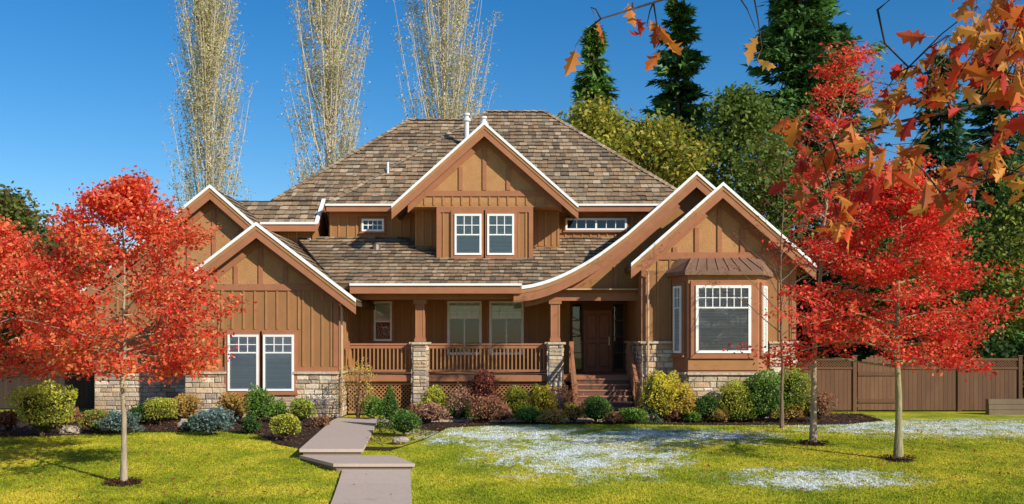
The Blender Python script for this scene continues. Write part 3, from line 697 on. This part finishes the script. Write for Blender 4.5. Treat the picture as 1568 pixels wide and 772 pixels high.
def conifer(name,x,y,H,r,cols,nb=420,K=44,zlo=.5,seed=1,ss=.42,ragged=.15):
    rg=np.random.default_rng(seed);root=empty(name);b=MB()
    b.tube([(x,y,0),(x,y,H*.6),(x,y,H)],[r*.07,r*.045,.02],7,'bark',(.1,.07,.05));b.build('trunk',root)
    t=np.sort(rg.random(nb))**.9;z=zlo+t*(H-zlo);az=rg.uniform(0,6.283,nb)
    L=r*((1-t)**.72)*rg.uniform(.5,1.15,nb)*(1+ragged*np.sin(t*40)+ragged*np.sin(t*23+az*2))+.12
    s=rg.uniform(.12,1,(nb,K));ax=np.cos(az)[:,None];ay=np.sin(az)[:,None]
    sp=rg.normal(0,.16,(nb,K))*L[:,None]*s
    X=x+ax*L[:,None]*s-ay*sp;Y=y+ay*L[:,None]*s+ax*sp
    Z=z[:,None]-.28*L[:,None]*s+.26*L[:,None]*s*s-np.abs(rg.normal(0,.09,(nb,K)))*np.minimum(L[:,None],1.5)
    C=np.stack([X,Y,Z],2).reshape(-1,3);n=len(C)
    d=np.stack([np.repeat(ax,K,1),np.repeat(ay,K,1),np.full((nb,K),-.25)],2).reshape(-1,3)+rg.normal(0,.35,(n,3))
    d/=np.linalg.norm(d,axis=1,keepdims=True);w=np.cross(d,rg.normal(size=(n,3))*.6+np.array([0,0,1]));w/=np.linalg.norm(w,axis=1,keepdims=True)
    sz=(ss*rg.uniform(.5,1.2,n))[:,None]
    V=np.stack([C-w*sz*.24,C+w*sz*.24,C+d*sz],1)
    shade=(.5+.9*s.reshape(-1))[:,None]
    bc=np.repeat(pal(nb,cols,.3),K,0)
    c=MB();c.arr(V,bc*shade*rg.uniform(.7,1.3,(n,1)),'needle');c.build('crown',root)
CG=[(.08,.17,.04),(.10,.20,.05),(.13,.24,.055),(.055,.12,.03)]
CB=[(.05,.12,.055),(.07,.15,.07),(.04,.10,.045)]
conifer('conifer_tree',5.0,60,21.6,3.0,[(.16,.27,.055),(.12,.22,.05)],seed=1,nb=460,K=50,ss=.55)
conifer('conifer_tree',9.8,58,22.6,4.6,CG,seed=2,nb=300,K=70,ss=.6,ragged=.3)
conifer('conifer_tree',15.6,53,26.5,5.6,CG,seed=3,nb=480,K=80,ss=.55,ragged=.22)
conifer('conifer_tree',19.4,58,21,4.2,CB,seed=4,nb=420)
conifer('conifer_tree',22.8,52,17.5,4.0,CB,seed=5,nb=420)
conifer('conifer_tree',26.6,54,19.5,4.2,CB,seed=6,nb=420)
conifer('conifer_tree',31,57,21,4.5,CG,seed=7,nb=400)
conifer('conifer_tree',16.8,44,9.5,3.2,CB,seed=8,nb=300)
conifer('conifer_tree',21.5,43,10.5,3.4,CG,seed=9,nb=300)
YL=[(.46,.42,.05),(.55,.46,.06),(.31,.35,.05),(.44,.35,.06),(.24,.30,.05)]
def bigd(name,x,y,H,r,cols,seed,per=26,ls=.26,np_=30,zc=2.5,lo=.75,pk=.4):
    tree(name,x,y,H,zc,envo(r,lo,pk),np_,per,ls,cols,.22,seed=seed,nsec=7,rise=.35,sig=(.5,.5,.34),barkc=(.2,.16,.12),wob=.3)
bigd('yellow_deciduous_tree',4.2,50,14.2,3.0,YL,31,zc=6,pk=.5)
bigd('yellow_deciduous_tree',7.4,49,13.0,3.4,YL,32,zc=5,pk=.5)
bigd('deciduous_tree',11.2,49,14.6,3.0,[(.16,.23,.04),(.23,.29,.05),(.11,.17,.03)],33,zc=5,pk=.5)
bigd('deciduous_tree',19.8,37,8.6,2.7,[(.28,.34,.06),(.4,.4,.07),(.18,.24,.04)],34,ls=.18)
bigd('deciduous_tree',15.6,37.5,8.0,2.4,[(.11,.17,.03),(.17,.22,.05)],35,ls=.18)
bigd('deciduous_tree',-25.5,48,9.2,3.4,[(.12,.18,.04),(.2,.22,.05),(.27,.16,.05)],36)
bigd('deciduous_tree',-20.5,46,7.0,3.0,[(.08,.13,.03),(.15,.17,.04)],37)
conifer('conifer_tree',-28,55,10.5,3.2,CB,seed=41,nb=260)
conifer('conifer_tree',-17.5,44,5.2,2.2,CG,seed=42,nb=200)
def hedge(x0,x1,y,h,cols,n,name):
    b=MB();X=RNG.uniform(x0,x1,n);Y=y+RNG.uniform(-1,1,n);Z=h*RNG.random(n)**.7*(1+.22*np.sin(X*1.3)+.12*np.sin(X*3.1+1))
    b.arr(leaves(np.stack([X,Y,Z],1),.24,.6),pal(n,cols,.35),'leaf');b.build(name)
hedge(9,34,47,6.2,[(.03,.065,.02),(.05,.09,.03),(.08,.11,.03)],26000,'hedge')
hedge(15.5,24,34.5,2.6,DG,9000,'hedge')
hedge(-34,-13,50,3.8,[(.04,.08,.03),(.07,.11,.03),(.14,.1,.04)],15000,'hedge')
b=MB();n=26000;a=RNG.uniform(-1.25,1.25,n);rd=RNG.uniform(95,125,n);X=np.sin(a)*rd;Y=np.cos(a)*rd;Z=7.5*RNG.random(n)**.8*(1+.3*np.sin(a*40)+.2*np.sin(a*95))
b.arr(leaves(np.stack([X,Y,Z],1),1.2,.7),pal(n,[(.05,.08,.03),(.07,.10,.035),(.12,.11,.04)],.3),'leaf');b.build('distant_treeline')

def poplar(name,x,y,H,r,seed):
    rnd=random.Random(seed);rg=np.random.default_rng(seed);root=empty(name);b=MB();bc=(.6,.52,.40)
    b.tube([(x,y,0),(x+.1,y,H*.35),(x-.1,y,H*.7),(x,y,H)],[.42,.3,.15,.02],8,'bark',bc);cl=[]
    prof=lambda u:(math.sin(math.pi*min(1,max(.02,u))**.75))**.7
    for i in range(200):
        z=H*(.12+.8*rnd.random());az=rnd.uniform(0,6.283);u=z/H;W=r*prof(u)*rnd.uniform(.3,1.05)+.1;Lz=W*rnd.uniform(2.4,4.2)
        Lz=min(Lz,H*1.02-z)
        P=[Vector((x,y,z))+Vector((math.cos(az)*W*q**.6,math.sin(az)*W*q**.6,Lz*q)) for q in (0,.25,.5,.75,1)]
        b.tube(P,[.04,.03,.024,.016,.007],4,'bark',bc)
        for k in range(10):
            s=rnd.uniform(.2,1);j=min(int(s*4),3);q=P[j].lerp(P[j+1],s*4-j);a2=az+rnd.uniform(-1.6,1.6);l=rnd.uniform(.35,.9)
            e=q+Vector((math.cos(a2)*l*.35,math.sin(a2)*l*.35,l));b.tube([q,e],[.012,.005],3,'bark',(.6,.52,.40))
            cl+= [tuple(q.lerp(e,v)) for v in (.4,.8,1.1)]
    b.build('trunk_and_branches',root)
    cl=np.array(cl);per=6;idx=np.repeat(np.arange(len(cl)),per);n=len(idx);C=cl[idx]+rg.normal(size=(n,3))*.2
    c=MB();c.arr(leaves(C,.11,.75),pal(n,[(.74,.62,.30),(.60,.55,.30),(.8,.74,.5),(.5,.46,.2),(.36,.33,.16)],.2),'leaf');c.build('crown',root)
poplar('poplar_tree',-18.6,60,23.6,2.4,51)
poplar('poplar_tree',-11.2,60,27.5,2.9,52)
poplar('poplar_tree',-4.1,60,29,3.1,53)

# ------------------------------------------------------------------ foreground oak with branches reaching into view
root=empty('oak_tree');b=MB();bk=(.055,.04,.035)
b.tube([(4.7,4.6,-.5),(4.65,4.6,1.2),(4.5,4.6,3),(4.4,4.7,5),(4.3,4.6,7)],[.26,.2,.17,.12,.05],12,'bark',bk)
limbs=[[(4.5,4.6,2.9),(3.4,4.4,3.35),(2.4,4.2,3.5),(1.95,4.1,3.38),(1.6,4.05,3.3),(1.25,4.0,3.2)],
       [(4.45,4.6,3.6),(3.2,4.4,4.1),(2.2,4.25,4.05),(1.5,4.1,3.92),(1.0,4.05,3.82),(.62,4,3.79),(.36,3.97,3.70)],
       [(4.5,4.6,2.6),(3.3,4.3,2.95),(2.5,4.1,3.12),(2.05,4.05,3.08),(1.75,4,3.0)],
       [(1.9,4.2,4.0),(1.65,4.12,3.88),(1.53,4.1,3.78),(1.56,4.1,3.64),(1.66,4.1,3.54)]]
LP=[]
for L,rr in zip(limbs,(.03,.03,.03,.006)):
    m=len(L);b.tube(L,[rr*(1-i/(m-1))**1.6+.0035 for i in range(m)],7,'bark',bk)
    for p,q in zip(L[:-1],L[1:]):
        for k in range(6): LP.append(Vector(p).lerp(Vector(q),k/6))
    LP.append(Vector(L[-1]))
side=[(0,0),(.12,.06),(.2,.28),(.27,.13),(.36,.20),(.45,.42),(.54,.17),(.64,.24),(.72,.32),(.80,.12),(.9,.10),(1.0,0)]
V4=[];C4=[]
OC=[(.66,.18,.035),(.76,.27,.05),(.56,.14,.035),(.72,.33,.07),(.50,.09,.03),(.82,.38,.08)]
RC=[(.60,.045,.025),(.72,.09,.03),(.5,.04,.025)]
def oakleaf(p,d,size,col):
    d=d.normalized();w=d.cross(Vector((R(-1,1),R(-1,.2)*1.2,R(-.3,.3)))).normalized();n=d.cross(w)
    cu=R(-.4,.4);fold=R(.15,.8);wd=R(.7,1)
    mid=lambda t:p+d*(t*size)+n*(cu*size*t*t)
    for sg in (-1,1):
        for (t0,w0),(t1,w1) in zip(side[:-1],side[1:]):
            m0=mid(t0*.85);m1=mid(t1*.85)
            o0=mid(t0)+w*(sg*w0*size*wd)+n*(fold*w0*size);o1=mid(t1)+w*(sg*w1*size*wd)+n*(fold*w1*size)
            V4.append([tuple(m0),tuple(o0),tuple(o1),tuple(m1)]);C4.append(col)
cls=[]
def addc(x,z,n,sp,D=None,red=False,s=(.075,.125)): cls.append((x,D or R(3.85,4.2),z,n,sp,red,s))
for x,z in ((1.16,3.24),(1.22,3.06),(1.30,3.16),(1.36,2.98),(1.42,3.12),(1.5,3.05),(1.32,2.87),(1.4,3.24)): addc(x,z,6,.075,red=True)
for x,z in ((1.6,3.45),(1.68,3.32),(1.75,3.52),(1.55,3.32),(1.62,3.12),(1.7,3.42)): addc(x,z,7,.08)
for i in range(32): addc(R(1.76,2.25),R(2.95,3.82),8,.10,D=R(3.8,4.6))
for x,z,n in ((.57,3.70,4),(.62,3.64,2),(.33,3.76,1),(.26,3.58,1),(.98,3.62,1),(1.02,3.56,1),(.5,3.76,2),(2.3,3.0,5),(2.0,3.78,6),(2.05,3.68,6)): addc(x,z,n,.04)
for (x,D,z,n,sp,red,s) in cls:
    c=Vector((x,D,z));nr=min(LP,key=lambda q:(q-c).length)
    b.tube([nr,nr.lerp(c,.5)+Vector((0,0,.03)),c+Vector((0,0,.03))],[.004,.003,.0018],4,'bark',bk)
    for i in range(n):
        p=c+Vector((R(-sp,sp),R(-sp,sp),R(-sp*.6,sp)));d=Vector((R(-1,.7),R(-.7,.7),R(-1.6,.3)))
        b.tube([c+Vector((0,0,.03)),p],[.0016,.0012],3,'bark',(.3,.12,.05))
        oakleaf(p,d,R(*s),var(random.choice(RC+OC[:2] if red else OC+RC[:1]),.2))
b.build('trunk_and_branches',root,smooth=True)
c=MB();c.arr(np.array(V4),np.array(C4),'leaf')
n=5000;P=RNG.normal(size=(n,3))*np.array([1.3,1.3,.9])+np.array([5.0,4.2,6.3]);P=P[P[:,2]>4.5]
c.arr(leaves(P,.14,.6),pal(len(P),OC,.2),'leaf');c.build('crown',root)

# ------------------------------------------------------------------ light, sky, camera
az=math.radians(48);el=math.radians(28)
sv=Vector((math.sin(az)*math.cos(el),-math.cos(az)*math.cos(el),math.sin(el)))
sd=bpy.data.lights.new('sun','SUN');sd.energy=5.0;sd.angle=math.radians(.5);sd.color=(1,.93,.79)
so=bpy.data.objects.new('sun',sd);so.rotation_euler=(-sv).to_track_quat('-Z','Y').to_euler();so.location=(20,-20,30);bpy.context.scene.collection.objects.link(so)
w=bpy.data.worlds.new('World');bpy.context.scene.world=w;w.use_nodes=True;nt=w.node_tree
bg=nt.nodes['Background'];sk=nt.nodes.new('ShaderNodeTexSky');sk.sky_type='NISHITA';sk.sun_disc=False
sk.sun_elevation=el;sk.sun_rotation=math.radians(180)-az;sk.air_density=1.0;sk.dust_density=.2;sk.ozone_density=4.0
hs=nt.nodes.new('ShaderNodeHueSaturation');hs.inputs['Saturation'].default_value=1.34;hs.inputs['Value'].default_value=1.0;hs.inputs['Hue'].default_value=.502
nt.links.new(sk.outputs[0],hs.inputs['Color']);nt.links.new(hs.outputs[0],bg.inputs[0]);bg.inputs[1].default_value=.125
cd=bpy.data.cameras.new('camera');cam=bpy.data.objects.new('camera',cd);bpy.context.scene.collection.objects.link(cam)
cam.location=(0,0,2.4);cam.rotation_euler=(math.radians(90),0,0);cd.sensor_width=36;cd.lens=34.44;cd.shift_y=.0855;cd.clip_end=3000
bpy.context.scene.camera=cam
vs=bpy.context.scene.view_settings;vs.view_transform='Standard';vs.look='None';vs.exposure=0
